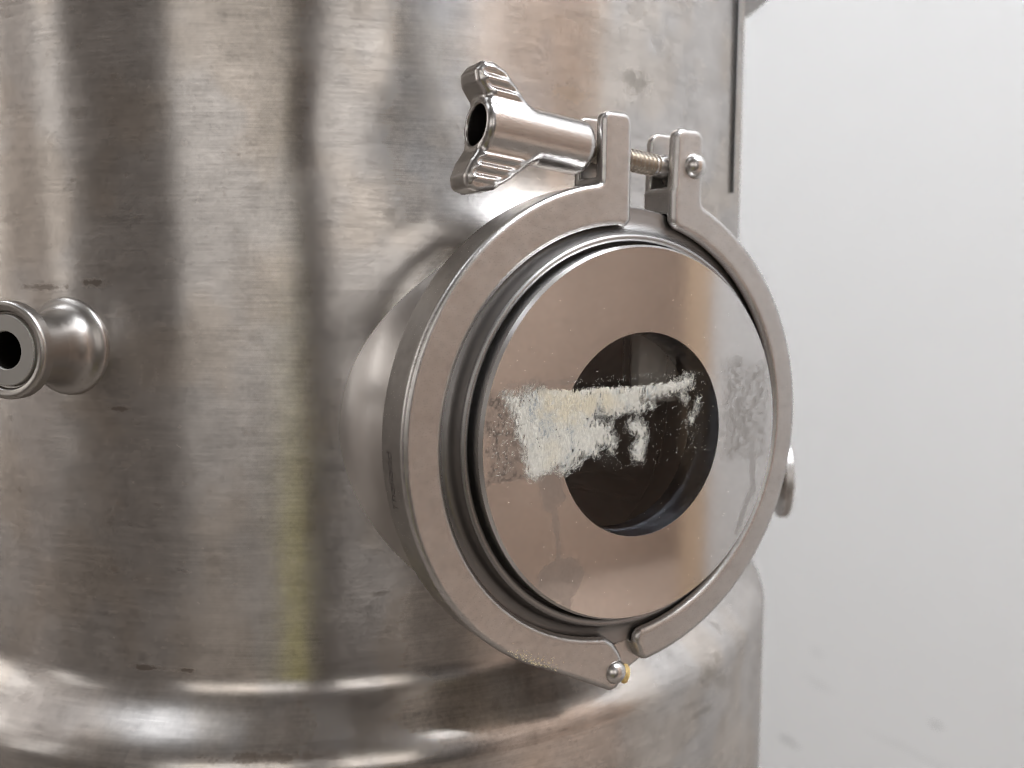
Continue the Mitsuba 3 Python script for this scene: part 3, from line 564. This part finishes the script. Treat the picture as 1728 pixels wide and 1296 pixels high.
def fibres(n, where, lmin, lmax, rad, vert):
    vs, fs = [], []; b = 0
    for k in range(n):
        x, z = where(); L = rng.uniform(lmin, lmax); a = (math.pi / 2 + rng.normal(0, .45)) if rng.random() < vert else rng.uniform(0, math.pi)
        c = rng.normal(0, .9); lift = rng.uniform(.02, .13); t = np.linspace(-.5, .5, 5); aa = a + c * t
        px_ = x + np.concatenate([[0], np.cumsum(np.cos(aa[:-1]) * L / 4)]); pz_ = z + np.concatenate([[0], np.cumsum(np.sin(aa[:-1]) * L / 4)])
        py_ = -(lift + .06 * np.sin(np.linspace(0, math.pi, 5)) * rng.uniform(0, 1.5))
        r = rad * rng.uniform(.6, 1.3)
        nx_, nz2 = -np.sin(aa), np.cos(aa)
        ring = np.stack([np.stack([px_ + nx_ * r, py_ + r * .5, pz_ + nz2 * r], 1), np.stack([px_ - nx_ * r, py_ + r * .5, pz_ - nz2 * r], 1), np.stack([px_, py_ - r, pz_], 1)], 1).reshape(-1, 3)
        vs.append(ring)
        for g_ in range(4):
            for e in range(3):
                a0, a1 = b + g_ * 3 + e, b + g_ * 3 + (e + 1) % 3; fs += [(a0, a1, a1 + 3), (a0, a1 + 3, a0 + 3)]
        b += 15
    return trimesh.Trimesh(np.vstack(vs), np.array(fs), process=False)
inside = np.argwhere((D < .35) & ~((ZP > 11.6) & (XX > -34) & (XX < 9))); near = np.argwhere((D < .9) & (D > -1.6) & ~((ZP > 11.5) & (XX > -32) & (XX < 9)))
def pick(A): 
    def f_():
        a = A[rng.integers(len(A))]; return px[a[0]] + rng.uniform(-.05, .05), pz[a[1]] + rng.uniform(-.05, .05)
    return f_
put('fibre', mesh_mm(trimesh.util.concatenate([fibres(2600, pick(inside), .8, 2.0, .030, .85), fibres(2000, pick(near), .5, 1.5, .030, .5)]), 'paper_fibre', False), pk, kind='stuff')
def scatter():
    while True:
        r_ = rng.random()
        if r_ < .30: return rng.normal(-41.5, 1.8), rng.uniform(-6, 11)
        if r_ < .48: return rng.uniform(-24, 20), 14.6 + rng.normal(0, .7)
        if r_ < .66: return rng.normal(17, 2.2), rng.uniform(-6, 13)
        if r_ < .69: return rng.uniform(-14, 4), rng.normal(-7.2, .5)
        if r_ < .92: return rng.uniform(-16, 18), rng.uniform(-8, 8)
        a_, b_ = rng.uniform(0, 2 * math.pi), 46 * math.sqrt(rng.random()); return b_ * math.cos(a_), b_ * math.sin(a_)
put('fleck', mesh_mm(fibres(620, scatter, .12, .5, .05, .4), 'paper_fibre', False), pk, kind='stuff')

# ------------------------------------------------------------------ dried crumbs on the clamp
s_ = trimesh.creation.icosphere(4, 1.0); sv = np.array(s_.vertices); sv *= (1 + .45 * (meshkit.fbm(sv * 1.6 + 5, 4, 2) - .5))[:, None]
s_.vertices = sv * [1.6, 1.5, 2.7] + [.35, 7.0, -66.3]
put('crumb', mesh_mm(s_, 'dry_crumb', 40), None, label='yellow dried crumb stuck beside the lower hinge rivet', category='crumb')
vs = []
for k in range(230):
    c = rng.normal(0, 1, 2); x, z = -31.0 + c[0] * 3.8 + .4 * c[1], -55.9 - .45 * c[0] * 3.8 * .9 + abs(c[1]) * 1.5 - .6
    if not left.buffer(-.7).contains(Point(x, z)): continue
    b_ = trimesh.creation.icosphere(0, rng.uniform(.06, .19)); b_.apply_transform(trimesh.transformations.random_rotation_matrix(rng.random(3))); b_.apply_translation((x, Y0C - .08, z)); vs.append(b_)
put('powder', mesh_mm(trimesh.util.concatenate(vs), 'powder', False), None, label='pale yellow powder sprinkled on the lower left of the clamp', category='powder', kind='stuff')
